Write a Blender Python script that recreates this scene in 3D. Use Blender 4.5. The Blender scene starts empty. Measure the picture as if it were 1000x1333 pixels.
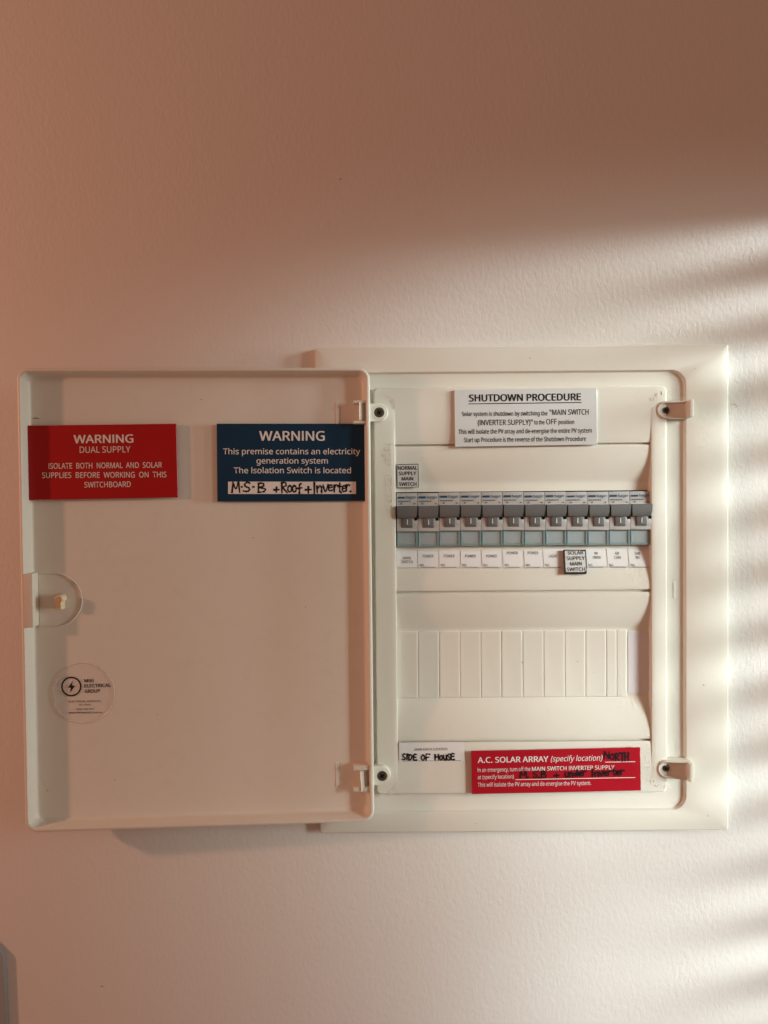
import bpy, bmesh, math, random
from mathutils import Vector, Matrix
from mathutils.geometry import tessellate_polygon
random.seed(7)
R = math.radians
SC = bpy.context.scene
COL = SC.collection

# ------------------------------------------------------------------ camera
F_PX, D = 1000.0, 0.655            # focal length in photo pixels, lens to wall (m)
cam_d = bpy.data.cameras.new('camera')
cam = bpy.data.objects.new('camera', cam_d); COL.objects.link(cam)
cam_d.sensor_fit = 'VERTICAL'; cam_d.sensor_height = 36.0
cam_d.lens = 36.0 * F_PX / 1333.0
cam_d.clip_start = 0.01; cam_d.clip_end = 50
YAW, PITCH, ROLL = -0.00079603, 0.01892888, -0.00834544
fwd = Vector((math.sin(YAW)*math.cos(PITCH), math.cos(YAW)*math.cos(PITCH), -math.sin(PITCH)))
rt0 = Vector((math.cos(YAW), -math.sin(YAW), 0)); up0 = rt0.cross(fwd)
RT = rt0*math.cos(ROLL) + up0*math.sin(ROLL); UP = up0*math.cos(ROLL) - rt0*math.sin(ROLL)
CAM = Vector((0, -D, 0))
cam.matrix_world = Matrix(((RT.x, UP.x, -fwd.x, CAM.x), (RT.y, UP.y, -fwd.y, CAM.y), (RT.z, UP.z, -fwd.z, CAM.z), (0, 0, 0, 1)))
SC.camera = cam

# ------------------------------------------------------------------ light
SC.view_settings.view_transform = 'Standard'; SC.view_settings.look = 'None'
SC.view_settings.exposure = 0.0; SC.view_settings.gamma = 1.0
W = bpy.data.worlds.new('World'); SC.world = W; W.use_nodes = True
bg = W.node_tree.nodes['Background']
bg.inputs['Color'].default_value = (0.245, 0.122, 0.080, 1); bg.inputs['Strength'].default_value = 0.90
SC.cycles.use_denoising = True
SC.cycles.max_bounces = 8

def lamp(name, kind, loc, color, power, aim=None, **kw):
    l = bpy.data.lights.new(name, kind); l.color = color; l.energy = power
    for k, v in kw.items(): setattr(l, k, v)
    o = bpy.data.objects.new(name, l); COL.objects.link(o); o.location = loc
    if aim is not None:
        n = Vector(aim).normalized()                       # direction the light travels
        zax = -n; yax = (Vector((0, 0, 1)) - zax*zax.z).normalized(); xax = yax.cross(zax)
        o.matrix_world = Matrix(((xax.x, yax.x, zax.x, loc[0]), (xax.y, yax.y, zax.y, loc[1]), (xax.z, yax.z, zax.z, loc[2]), (0, 0, 0, 1)))
    return o

# warm room lamp, high up to the left
lamp('room_lamp', 'POINT', (-1.28, -0.54, 0.21), (1.0, 0.45, 0.295), 22.5, shadow_soft_size=0.035)
# daylight from the window beside the board, to the right
lamp('window_light', 'AREA', (0.90, -0.50, 0.10), (0.89, 1.0, 0.92), 0.305, aim=(-0.727, 0.51, -0.19),
     shape='RECTANGLE', size=0.26, size_y=0.50, spread=R(22))
lamp('window_light_low', 'AREA', (0.90, -0.50, -0.40), (0.89, 1.0, 1.0), 0.40, aim=(-0.70, 0.53, -0.14),
     shape='RECTANGLE', size=0.26, size_y=0.50, spread=R(30))
lamp('rim_fill_light', 'AREA', (0.90, -0.115, -0.05), (0.90, 1.0, 0.92), 0.095, aim=(-1.18, 0.072, -0.06),
     shape='RECTANGLE', size=0.05, size_y=0.50, spread=R(17))  # added grazing lamp that brightens the open door's left rim
# the gaps of the blind: each lets through a narrow blade of daylight
for k in range(15):
    z = 0.2345 - k*0.0505
    lamp('blind_gap', 'AREA', (0.405, -0.085, z), (0.90, 1.0, 0.98), 0.0140*(0.8+0.5*((k*7) % 5)/4)*((1.6, 1.15, 1.1)[k] if k < 3 else 1.1), aim=(-1, 0.50, -0.25) if k > 2 else (-1, 0.32, -0.20),
         shape='RECTANGLE', size=0.13, size_y=0.021, spread=R(24 if k > 2 else 18))

# ------------------------------------------------------------------ geometry helpers
def ray(px, py):
    return (fwd + RT*((px-500)/F_PX) - UP*((py-666.5)/F_PX))
class Plane:
    """A plane of the place: local y = c of the frame M."""
    def __init__(s, M, c): s.M, s.c, s.Mi = M, c, M.inverted()
    def at(s, px, py):
        o = s.Mi @ CAM; d = s.Mi.to_3x3() @ ray(px, py)
        t = (s.c - o.y)/d.y; p = o + d*t
        return p.x, p.z
    def scale(s, px, py):
        a = s.at(px-1, py); b = s.at(px+1, py)
        return math.hypot(a[0]-b[0], a[1]-b[1])/2
I4 = Matrix.Identity(4)
def wallp(d): return Plane(I4, -d)
def X(px, d, py=770): return wallp(d).at(px, py)[0]
def Z(py, d, px=690): return wallp(d).at(px, py)[1]

def mk(name, bm, mats, parent=None, M=None, sharp=35, smooth=True):
    me = bpy.data.meshes.new(name)
    bmesh.ops.recalc_face_normals(bm, faces=bm.faces[:]) if getattr(bm, 'fixn', True) is True and name not in NOFIX else None
    for f in bm.faces: f.smooth = smooth
    for e in bm.edges:
        e.smooth = (len(e.link_faces) != 2) or (e.calc_face_angle(0) < R(sharp))
    bm.to_mesh(me); bm.free()
    for m in (mats if isinstance(mats, (list, tuple)) else [mats]): me.materials.append(m)
    return link(name, me, parent, M)
NOFIX = set()
def link(name, me, parent=None, M=None):
    o = bpy.data.objects.new(name, me); COL.objects.link(o)
    if parent is not None: o.parent = parent
    if M is not None: o.matrix_local = M
    return o
def tag(o, label=None, cat=None, group=None, kind=None):
    for k, v in (('label', label), ('category', cat), ('group', group), ('kind', kind)):
        if v: o[k] = v
    return o
def box(bm, x0, x1, y0, y1, z0, z1, bev=0.0, seg=2):
    vs = [bm.verts.new((x, y, z)) for x in (x0, x1) for y in (y0, y1) for z in (z0, z1)]
    fs = [(0,1,3,2), (4,6,7,5), (0,4,5,1), (2,3,7,6), (0,2,6,4), (1,5,7,3)]
    nf = [bm.faces.new([vs[i] for i in f]) for f in fs]
    if bev:
        es = list({e for f in nf for e in f.edges})
        bmesh.ops.bevel(bm, geom=es, offset=bev, segments=seg, affect='EDGES', profile=0.6)
def rrect(x0, x1, z0, z1, r, n=8):
    r = max(r, 1e-5); P = []
    for cx, cz, a0 in ((x1-r, z1-r, 0), (x0+r, z1-r, 90), (x0+r, z0+r, 180), (x1-r, z0+r, 270)):
        for k in range(n+1):
            a = R(a0 + 90*k/n); P.append((cx + r*math.cos(a), cz + r*math.sin(a)))
    return P
def inset(b, k): return (b[0]+k, b[1]-k, b[2]+k, b[3]-k)
def loft(bm, rings, cap0=False, cap1=False):
    V = [[bm.verts.new((p[0], y, p[1])) for p in P] for P, y in rings]
    for a, b in zip(V, V[1:]):
        n = len(a)
        for i in range(n):
            j = (i+1) % n
            try: bm.faces.new((a[i], a[j], b[j], b[i]))
            except ValueError: pass
    if cap0: bm.faces.new(V[0])
    if cap1: bm.faces.new(V[-1])
    return V
def prism_x(bm, prof, x0, x1, bev=0.0):
    """side profile [(y, z)] extruded along x"""
    a = [bm.verts.new((x0, y, z)) for y, z in prof]; b = [bm.verts.new((x1, y, z)) for y, z in prof]
    fs = [bm.faces.new(a), bm.faces.new(list(reversed(b)))]
    for i in range(len(prof)):
        j = (i+1) % len(prof); fs.append(bm.faces.new((a[i], b[i], b[j], a[j])))
    if bev:
        bmesh.ops.bevel(bm, geom=list({e for f in fs for e in f.edges}), offset=bev, segments=1, affect='EDGES')
def sheet(bm, xs, prof):
    """a surface through rows prof [(y, z)] at columns xs"""
    V = [[bm.verts.new((x, y, z)) for x in xs] for y, z in prof]
    for a, b in zip(V, V[1:]):
        for i in range(len(xs)-1): bm.faces.new((a[i], a[i+1], b[i+1], b[i]))
def lathe_y(bm, prof, cx, cz, n=24, cap=True):
    """profile [(radius, y)] turned about an axis along y"""
    V = [[bm.verts.new((cx + r*math.cos(2*math.pi*i/n), y, cz + r*math.sin(2*math.pi*i/n))) for i in range(n)] for r, y in prof]
    for a, b in zip(V, V[1:]):
        for i in range(n): bm.faces.new((a[i], a[(i+1) % n], b[(i+1) % n], b[i]))
    if cap: bm.faces.new(V[0]); bm.faces.new(V[-1])

# ------------------------------------------------------------------ lettering
CAP = 9.0
_tc = {}
FONT = None
try:
    import os
    FONT = bpy.data.fonts.load(os.path.join(bpy.utils.system_resource('DATAFILES'), 'fonts', 'NotoSansHebrew-Regular.woff2'))
except Exception: FONT = None                   # Blender's own default font otherwise
def inside(p, Q):
    c = False
    for i in range(len(Q)):
        (x1, y1), (x2, y2) = Q[i-1], Q[i]
        if (y1 > p[1]) != (y2 > p[1]) and p[0] < (x2-x1)*(p[1]-y1)/(y2-y1) + x1: c = not c
    return c
def area(Q): return sum(Q[i-1][0]*Q[i][1] - Q[i][0]*Q[i-1][1] for i in range(len(Q)))/2
def contours(s, shear, space):
    cu = bpy.data.curves.new('lettering', 'FONT'); cu.body = s; cu.size = 1.0; cu.shear = shear; cu.space_character = space
    if FONT: cu.font = FONT
    o = bpy.data.objects.new('lettering', cu); COL.objects.link(o)
    dg = bpy.context.evaluated_depsgraph_get(); c = o.evaluated_get(dg).to_curve(dg, apply_modifiers=False)
    out = []
    for sp in c.splines:
        P = []
        if sp.type == 'BEZIER':
            bp = sp.bezier_points; n = len(bp)
            for i in range(n):
                p, q = bp[i], bp[(i+1) % n]
                a, h1, h2, e = (Vector(v[:2]) for v in (p.co, p.handle_right, p.handle_left if False else q.handle_left, q.co))
                L = (e-a).length; dev = 0 if L < 1e-9 else max(abs((e-a).cross(h1-a)), abs((e-a).cross(h2-a)))/L
                k = 1 if dev < .002 else 4
                for j in range(k):
                    t = j/k; P.append(tuple(a*(1-t)**3 + h1*3*t*(1-t)**2 + h2*3*t*t*(1-t) + e*t**3))
        else: P = [tuple(p.co[:2]) for p in sp.points]
        Q = []
        for p in P:
            if not Q or math.hypot(p[0]-Q[-1][0], p[1]-Q[-1][1]) > 1e-4: Q.append(p)
        if len(Q) > 2: out.append(Q)
    o.to_curve_clear() if hasattr(o, 'to_curve_clear') else None
    bpy.data.objects.remove(o); bpy.data.curves.remove(cu)
    return out
def glyphs(s, bold=0.0, shear=0.0, space=1.0):
    key = (s, bold, shear, space)
    if key in _tc: return _tc[key]
    C = contours(s.replace('I', 'l') if FONT else s, shear, space)   # plain bar capital
    sg = 1 if area(max(C, key=lambda q: abs(area(q)))) > 0 else -1
    sol = [q for q in C if area(q)*sg > 0]; hol = [q for q in C if area(q)*sg <= 0]
    vs, fs = [], []
    for si, q in enumerate(sol):
        g = [q] + [h for h in hol if inside(h[0], q)]
        T = tessellate_polygon([[Vector((p[0], p[1], 0)) for p in r] for r in g])
        for c, (ox, oz) in enumerate(((0, 0),) if not bold else ((-bold, 0), (bold, 0), (0, -bold*.6), (0, bold*.6))):
            base = len(vs)
            for r in g: vs += [(p[0]+ox, p[1]+oz, si % 4 + 4*c) for p in r]
            for t in T: fs.append(tuple(base+i for i in t))
    if s.isupper() and '(' not in s: vs = [(v[0], min(v[1], CAP*1.015), v[2]) for v in vs]
    x0 = min(v[0] for v in vs); x1 = max(v[0] for v in vs)
    _tc[key] = ([(v[0]-x0, v[1], v[2]) for v in vs], fs, x1-x0)
    return _tc[key]
try:
    _v = glyphs('H')[0]; CAP = max(v[1] for v in _v) - min(v[1] for v in _v)
except Exception: pass
def put_text(bm, s, A, B, cap, y, bold=0.0, shear=0.0, space=1.0, conform=None):
    """text from A to B (x, z of its baseline ends), capitals cap high"""
    vs, fs, w = glyphs(s, bold, shear, space)
    L = math.hypot(B[0]-A[0], B[1]-A[1]); ux, uz = (B[0]-A[0])/L, (B[1]-A[1])/L
    sx, sz = L/w, cap/CAP; N = []
    for a, b, lay in vs:
        px, pz = a*sx, b*sz
        x, z = A[0] + ux*px - uz*pz, A[1] + uz*px + ux*pz
        N.append(bm.verts.new((x, (conform(z) if conform else y) - 2.5e-6*lay, z)))
    for f in fs:
        try: bm.faces.new([N[i] for i in f])
        except ValueError: pass
def quad(bm, a, b, c, d, y): bm.faces.new([bm.verts.new((p[0], y, p[1])) for p in (a, b, c, d)])
def smooth_line(P, n=5):
    if len(P) < 3: return P
    Q = []
    for i in range(len(P)-1):
        p0, p1, p2, p3 = P[max(i-1, 0)], P[i], P[i+1], P[min(i+2, len(P)-1)]
        for k in range(n):
            t = k/n
            Q.append(tuple(0.5*(2*p1[j] + (p2[j]-p0[j])*t + (2*p0[j]-5*p1[j]+4*p2[j]-p3[j])*t*t + (3*p1[j]-p0[j]-3*p2[j]+p3[j])*t**3) for j in (0, 1)))
    return Q + [P[-1]]
def ribbon(bm, P, w, y, conform=None):
    P = [Vector(p) for p in P]; n = len(P); Lv, Rv = [], []
    out = []
    for i, p in enumerate(P):
        t = (P[min(i+1, n-1)] - P[max(i-1, 0)])
        if t.length < 1e-9: t = Vector((1, 0))
        t.normalize(); nn = Vector((-t.y, t.x))*w/2*(0.82 + 0.3*math.sin(i*1.7 + len(P)))
        e = t*w*0.35*(-1 if i == 0 else (1 if i == n-1 else 0))
        out.append((p+nn+e, p-nn+e))
    V = [[bm.verts.new((q.x, y, q.y)) for q in pr] for pr in out]
    for a, b in zip(V, V[1:]): bm.faces.new((a[0], a[1], b[1], b[0]))
HW = {   # handwritten characters, strokes in a unit cell
 'M': [[(0,0),(.12,1)],[(.12,1),(.45,.35),(.8,1)],[(.8,1),(.95,0)]],
 'S': [[(.85,.9),(.5,1),(.15,.8),(.3,.55),(.7,.42),(.8,.18),(.45,0),(.05,.1)]],
 'B': [[(.15,1),(.12,0)],[(.1,1),(.6,.98),(.7,.75),(.2,.52)],[(.2,.52),(.85,.4),(.75,.08),(.1,0)]],
 'R': [[(.12,1),(.1,0)],[(.05,.95),(.6,1),(.7,.7),(.15,.5)],[(.2,.5),(.85,0)]],
 'D': [[(.12,1),(.12,0)],[(.05,1),(.7,.85),(.8,.4),(.5,.05),(.08,0)]],
 'E': [[(.8,.98),(.15,.95),(.12,.05),(.85,.03)],[(.12,.5),(.7,.52)]],
 'O': [[(.5,1),(.12,.75),(.12,.25),(.5,0),(.86,.3),(.84,.75),(.45,1)]],
 'F': [[(.15,0),(.15,1),(.9,1)],[(.15,.52),(.72,.54)]],
 'H': [[(.1,1),(.12,0)],[(.85,1),(.82,0)],[(.1,.5),(.85,.52)]],
 'N': [[(.05,0),(.15,1)],[(.15,1),(.8,.05)],[(.8,.05),(.9,1)]],
 'T': [[(0,.98),(1,1)],[(.5,1),(.48,0)]],
 'I': [[(.5,1.15),(.5,-.1)]],
 'o': [[(.5,.55),(.15,.4),(.2,.05),(.6,0),(.85,.3),(.55,.58),(.3,.52)]],
 'f': [[(.8,.95),(.5,.9),(.4,.4),(.42,-.1)],[(.1,.45),(.9,.5)]],
 'n': [[(.1,.6),(.12,0)],[(.12,.3),(.5,.6),(.8,.5),(.85,0)]],
 'v': [[(.05,.6),(.45,0),(.9,.62)]],
 'e': [[(.15,.3),(.8,.36),(.6,.62),(.2,.45),(.15,.12),(.5,0),(.9,.12)]],
 'r': [[(.15,.6),(.18,0)],[(.18,.35),(.5,.6),(.85,.55)]],
 't': [[(.45,.95),(.4,.1),(.75,0)],[(.1,.6),(.9,.62)]],
 'u': [[(.1,.6),(.15,.1),(.5,0),(.8,.2),(.85,.6)],[(.85,.6),(.9,0)]],
 'd': [[(.7,.3),(.4,.5),(.1,.25),(.4,0),(.75,.2)],[(.8,1),(.8,0)]],
 's': [[(.8,.55),(.4,.6),(.3,.4),(.75,.22),(.5,0),(.1,.06)]],
 '.': [[(.35,.02),(.5,.06)]], '-': [[(.3,.38),(.5,.4)]], '+': [[(.1,.42),(.9,.44)],[(.5,.72),(.5,.1)]],
}
def hand(bm, items, w, y, conv):
    """items: (char, left, baseline, width, height) in photo pixels on the plane that conv maps from"""
    k = 0
    for ch, l, b, cw, chh in items:
        for st in HW[ch]:
            P = [conv(l + cw*p[0] + random.uniform(-.25, .25), b - chh*p[1] + random.uniform(-.25, .25)) for p in st]
            ribbon(bm, smooth_line(P), w*random.uniform(.9, 1.1), y - 2.2e-6*k); k += 1

# ------------------------------------------------------------------ materials
def mat(name, color, rough=0.4, spec=0.5, bump=None, vary=0.0, vscale=30.0, rvary=0.0, grime=0.0, **kw):
    m = bpy.data.materials.new(name); m.use_nodes = True; nt = m.node_tree; b = nt.nodes['Principled BSDF']
    b.inputs['Base Color'].default_value = (*color, 1); b.inputs['Roughness'].default_value = rough
    b.inputs['Specular IOR Level'].default_value = spec
    for k, v in kw.items(): b.inputs[k].default_value = v
    tc = nt.nodes.new('ShaderNodeTexCoord')
    if vary:
        n = nt.nodes.new('ShaderNodeTexNoise'); n.inputs['Scale'].default_value = vscale; n.inputs['Detail'].default_value = 5
        nt.links.new(tc.outputs['Object'], n.inputs['Vector'])
        mx = nt.nodes.new('ShaderNodeMix'); mx.data_type = 'RGBA'
        mx.inputs['A'].default_value = (*[c*(1-vary) for c in color], 1); mx.inputs['B'].default_value = (*[min(1, c*(1+vary)) for c in color], 1)
        nt.links.new(n.outputs['Fac'], mx.inputs['Factor']); nt.links.new(mx.outputs['Result'], b.inputs['Base Color'])
        if grime:
            n2 = nt.nodes.new('ShaderNodeTexNoise'); n2.inputs['Scale'].default_value = 38; n2.inputs['Detail'].default_value = 8; n2.inputs['Roughness'].default_value = .7; n2.inputs['Distortion'].default_value = 1.2
            nt.links.new(tc.outputs['Object'], n2.inputs['Vector'])
            m2 = nt.nodes.new('ShaderNodeMapRange'); m2.inputs['From Min'].default_value = .52; m2.inputs['From Max'].default_value = .80; m2.inputs['To Max'].default_value = grime
            nt.links.new(n2.outputs['Fac'], m2.inputs['Value'])
            mg = nt.nodes.new('ShaderNodeMix'); mg.data_type = 'RGBA'; mg.inputs['B'].default_value = (.50, .40, .30, 1)
            nt.links.new(m2.outputs['Result'], mg.inputs['Factor']); nt.links.new(mx.outputs['Result'], mg.inputs['A']); nt.links.new(mg.outputs['Result'], b.inputs['Base Color'])
        if rvary:
            mr = nt.nodes.new('ShaderNodeMapRange'); mr.inputs['To Min'].default_value = rough-rvary; mr.inputs['To Max'].default_value = rough+rvary
            nt.links.new(n.outputs['Fac'], mr.inputs['Value']); nt.links.new(mr.outputs['Result'], b.inputs['Roughness'])
    if bump:
        n = nt.nodes.new('ShaderNodeTexNoise'); n.inputs['Scale'].default_value = bump[0]; n.inputs['Detail'].default_value = 2
        nt.links.new(tc.outputs['Object'], n.inputs['Vector'])
        bp = nt.nodes.new('ShaderNodeBump'); bp.inputs['Strength'].default_value = bump[1]; bp.inputs['Distance'].default_value = bump[2]
        nt.links.new(n.outputs['Fac'], bp.inputs['Height']); nt.links.new(bp.outputs['Normal'], b.inputs['Normal'])
    return m
def wall_mat():
    m = bpy.data.materials.new('painted_wall'); m.use_nodes = True; nt = m.node_tree; b = nt.nodes['Principled BSDF']
    L = nt.links.new; N = nt.nodes.new
    b.inputs['Roughness'].default_value = 0.55; b.inputs['Specular IOR Level'].default_value = 0.35
    tc = N('ShaderNodeTexCoord')
    big = N('ShaderNodeTexNoise'); big.inputs['Scale'].default_value = 5; big.inputs['Detail'].default_value = 6; L(tc.outputs['Object'], big.inputs['Vector'])
    mx = N('ShaderNodeMix'); mx.data_type = 'RGBA'; mx.inputs['A'].default_value = (.735, .712, .675, 1); mx.inputs['B'].default_value = (.775, .757, .715, 1)
    L(big.outputs['Fac'], mx.inputs['Factor']); L(mx.outputs['Result'], b.inputs['Base Color'])
    # roller stipple: short upright worms plus a finer grain
    mp = N('ShaderNodeMapping'); mp.inputs['Scale'].default_value = (1.0, 1.0, 0.55); mp.inputs['Rotation'].default_value = (0, R(14), 0); L(tc.outputs['Object'], mp.inputs['Vector'])
    n1 = N('ShaderNodeTexNoise'); n1.inputs['Scale'].default_value = 310; n1.inputs['Detail'].default_value = 3; n1.inputs['Distortion'].default_value = 0.5; L(mp.outputs['Vector'], n1.inputs['Vector'])
    n2 = N('ShaderNodeTexNoise'); n2.inputs['Scale'].default_value = 60; n2.inputs['Detail'].default_value = 3; L(tc.outputs['Object'], n2.inputs['Vector'])
    b1 = N('ShaderNodeBump'); b1.inputs['Strength'].default_value = 0.30; b1.inputs['Distance'].default_value = 0.0009; L(n1.outputs['Fac'], b1.inputs['Height'])
    b2 = N('ShaderNodeBump'); b2.inputs['Strength'].default_value = 0.2; b2.inputs['Distance'].default_value = 0.0012; L(n2.outputs['Fac'], b2.inputs['Height']); L(b1.outputs['Normal'], b2.inputs['Normal'])
    L(b2.outputs['Normal'], b.inputs['Normal'])
    return m
CREAM = (.77, .75, .67)
M_wall = wall_mat()
M_frame = mat('cream_plastic', CREAM, .36, .45, bump=(900, .12, .0003), vary=.02, vscale=12, rvary=.07, grime=.10)
M_door = mat('cream_plastic_door', CREAM, .42, .4, bump=(700, .12, .0003), vary=.025, vscale=9, rvary=.08, grime=.14)
M_panel = mat('cream_plastic_panel', CREAM, .40, .45, bump=(900, .10, .0003), vary=.02, vscale=14, rvary=.07, grime=.10)
M_knob = mat('ivory_plastic', (.80, .70, .50), .35, .5, vary=.05, vscale=200)
M_cam = mat('caramel_shading', (.62, .43, .24), .4, .5, vary=.1, vscale=300)  # front of the ivory lock, its warm shading put into the colour
M_red = mat('red_sign_plastic', (.41, .0035, .006), .38, .4, vary=.06, vscale=40, rvary=.06)
M_red2 = mat('crimson_sign_plastic', (.42, .003, .016), .38, .4, vary=.05, vscale=40, rvary=.05)
M_blue = mat('blue_sign_plastic', (.002, .034, .078), .38, .35, vary=.08, vscale=40, rvary=.06)
M_white = mat('white_sign_plastic', (.66, .68, .68), .38, .45, vary=.03, vscale=60)
M_black = mat('black_plastic', (.012, .012, .013), .4, .4, vary=.2, vscale=90)
M_inkw = mat('white_engraving', (.80, .78, .76), .6, .2, vary=.08, vscale=500)
M_inkk = mat('black_ink', (.014, .013, .015), .55, .3, vary=.2, vscale=600)
M_inkg = mat('grey_ink', (.16, .155, .15), .6, .2, vary=.15, vscale=900)
M_mark = mat('marker_ink', (.008, .007, .010), .42, .4, vary=.3, vscale=500)
M_paper = mat('paper_tag', (.80, .79, .785), .6, .3, vary=.02, vscale=80)
M_card = mat('lilac_white_card', (.76, .745, .775), .55, .3, vary=.02, vscale=60)
M_mcb = mat('light_grey_moulding', (.47, .455, .44), .42, .45, bump=(1500, .1, .0002), vary=.03, vscale=120)
M_tog = mat('dark_grey_toggle', (.135, .135, .135), .42, .45, bump=(1800, .15, .0002), vary=.08, vscale=150)
M_blueink = mat('blue_ink', (.008, .085, .20), .5, .3, vary=.1, vscale=400)
M_hole = mat('dark_gap', (.01, .009, .008), .8, .1, vary=.2, vscale=200)
M_teal = mat('clear_teal_plastic', (.30, .43, .45), .2, .5, vary=.04, vscale=200, **{'Alpha': .62})
M_lens = mat('clear_label_window', (.50, .58, .60), .16, .5, vary=.03, vscale=150, **{'Alpha': .40})
M_insert = mat('grey_label_insert', (.50, .525, .535), .6, .3, vary=.05, vscale=150)
M_screw = mat('dark_screw', (.10, .085, .07), .45, .5, vary=.25, vscale=800, **{'Metallic': .6})
M_brownhole = mat('screw_recess', (.11, .085, .06), .6, .3, vary=.2, vscale=500)
M_grey = mat('shadow_taupe', (.36, .37, .37), .5, .4, vary=.04, vscale=40)  # the shadow's darkness is put into the added plate's colour
M_film = mat('clear_sticker_film', (.80, .74, .78), .22, .5, vary=.03, vscale=60, **{'Alpha': .05})
M_filmedge = mat('sticker_edge_glint', (.85, .80, .76), .25, .6, vary=.03, vscale=60, **{'Alpha': .45})  # gloss along the sticker's edge, painted as a paler rim
M_scuff = mat('scuff', (.46, .38, .32), .7, .2, vary=.3, vscale=500)

# ------------------------------------------------------------------ wall
bm = bmesh.new()
quad(bm, (-2.2, -1.6), (2.2, -1.6), (2.2, 1.6), (-2.2, 1.6), 0.0)
NOFIX.add('wall')
wall = mk('wall', bm, M_wall); tag(wall, 'off white wall with fine roller stipple behind the switchboard', None, None, 'structure')

def scuff(px, py, w, h, a=0.0, m=M_scuff):
    pl = wallp(0.0003); x, z = pl.at(px, py); s = pl.scale(px, py)
    bm = bmesh.new(); n = 7
    P = []
    for k in range(n):
        t = 2*math.pi*k/n; rr = random.uniform(.7, 1.2); u, v = rr*w*s/2*math.cos(t), rr*h*s/2*math.sin(t)
        P.append((x + u*math.cos(a) - v*math.sin(a), z + u*math.sin(a) + v*math.cos(a)))
    V = [bm.verts.new((p[0], -0.0003, p[1])) for p in P] ; bm.faces.new(V)
    mk('scuff_mark', bm, m, wall)
scuff(133, 1284, 6, 1.8); scuff(443, 233, 2.4, 2.2)

# dark plate added to stand in for the shadow at the lower left corner
bm = bmesh.new()
d = 0.0052; pl = wallp(d)
xr0, _ = pl.at(4.0, 1243); zt = pl.at(0, 1229)[1]; zc_ = pl.at(13, 1241)[1]; xr1 = pl.at(6.5, 1333)[0]
P0 = [(xr0-.075, zt+.012), (xr0-.0205, zt+.012), (xr0-.002, zc_+.001), (xr0, zc_-.003), (xr1+.002, zc_-.115), (xr0-.075, zc_-.115)]
P0 = list(reversed(P0)); cx = sum(p[0] for p in P0)/6; cz = sum(p[1] for p in P0)/6
sh = lambda k: [(cx + (p[0]-cx)*k, cz + (p[1]-cz)*k) for p in P0]
loft(bm, [(sh(1.015), 0), (sh(1.01), -d*.8), (sh(1.0), -d*.95), (sh(.985), -d)], cap1=True)
o = mk('shadow_plate', bm, M_grey, sharp=50)
tag(o, 'added taupe plate with clipped upper corner, standing in for a shadow at lower left', 'plate')

# ------------------------------------------------------------------ switchboard
CX, CZ = 0.11618, -0.07927; FW, FH = 0.34744, 0.41128
FEH = 0.0084                                     # height of the flange's outer edge
FD, CHD, CVD = 0.0092, 0.0062, 0.0108          # heights off the wall: flange front, channel floor, cover front
board = bpy.data.objects.new('switchboard', None); COL.objects.link(board); board.location = (CX, 0, CZ)
tag(board, 'cream flush mounted electrical switchboard with its door swung open to the left', 'switchboard')
TB = Matrix.Translation((-CX, 0, -CZ))         # parts are drawn in wall coordinates
def part(name, bm, m, sharp=35, parent=None): return mk(name, bm, m, parent or board, TB if parent is None else None, sharp)

fo = (CX-FW/2, CX+FW/2, CZ-FH/2, CZ+FH/2)
hole = (-0.028, X(892.5, FD), Z(1056, FD), Z(483.5, FD))
cov = (X(489, CVD), X(868, CVD), Z(1031.5, CVD, 800), Z(503, CVD, 800))
bm = bmesh.new()
HR = .0125
rings = [(rrect(*fo, .0012), 0), (rrect(*inset(fo, .0003), .0012), -FEH+.0014)]
for k in range(1, 5):
    a = R(90*k/4); rings.append((rrect(*inset(fo, .0003+.0012*(1-math.cos(a))), .0012), -FEH+.0014-.0014*math.sin(a)))
rings += [(rrect(*inset(fo, .0045), .002), -FEH-.0004), (rrect(*inset(fo, .008), .004), -FD-.0001), (rrect(*inset(hole, -.0010), HR+.001), -FD-.0001)]
for k in range(1, 4):
    a = R(90*k/3); rings.append((rrect(*inset(hole, -.0010+.0010*math.sin(a)), HR), -FD-.0001+.0009*(1-math.cos(a))))
rings += [(rrect(*inset(hole, .0005), HR-.0004), -CHD-.0008), (rrect(*inset(hole, .0009), HR-.001), -CHD-.0002), (rrect(*inset(hole, .0016), HR-.0016), -CHD),
          (rrect(*inset(cov, .0006), .004), -CHD)]
loft(bm, rings)
part('surround_frame', bm, M_frame)

# inner cover: raised plate, its middle cut away for the scooped panels
def ease(t): t = max(0., min(1., t)); return t*t
YS = [506, 577.6, 579.6, 627, 769.2, 771.6, 821, 908, 963.6, 966.2, 1028]
def depth(py):                                  # how far the middle sinks below the cover front, by photo row
    if py < 532: return 0.0
    if py < 578.6: return .0012*ease((py-532)/46)
    if py < 633: return .0012 + .0066*ease((py-578.6)/49)
    if py < 711: return .0078
    if py < 770.4: return .0011 + .0067*ease((770.4-py)/59)
    if py < 865: return .0011 + .0067*ease((py-770.4)/50)
    if py < 965: return .0009 + .0069*ease((965-py)/56)
    if py < 1005: return .0009*ease((1005-py)/40)
    return 0.0
zr = lambda py: Z(py, CVD)
def depth_z(z):                                 # the same by height
    lo, hi = 480., 1060.
    for _ in range(40):
        m_ = (lo+hi)/2
        if zr(m_) > z: lo = m_
        else: hi = m_
    return depth(lo)
xl, xr = X(516, CVD-.003), X(848, CVD)
R0 = (xl-.004, xr+.004, zr(1028), zr(506))
bm = bmesh.new()
rings = [(rrect(*inset(cov, -.0008), .0045), -CHD-.0001), (rrect(*inset(cov, -.0003), .0042), -CVD+.0012)]
for k in range(1, 4):
    a = R(90*k/3); rings.append((rrect(*inset(cov, -.0003+.0012*(1-math.cos(a))), .004), -CVD+.0012-.0012*math.sin(a)))
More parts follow.
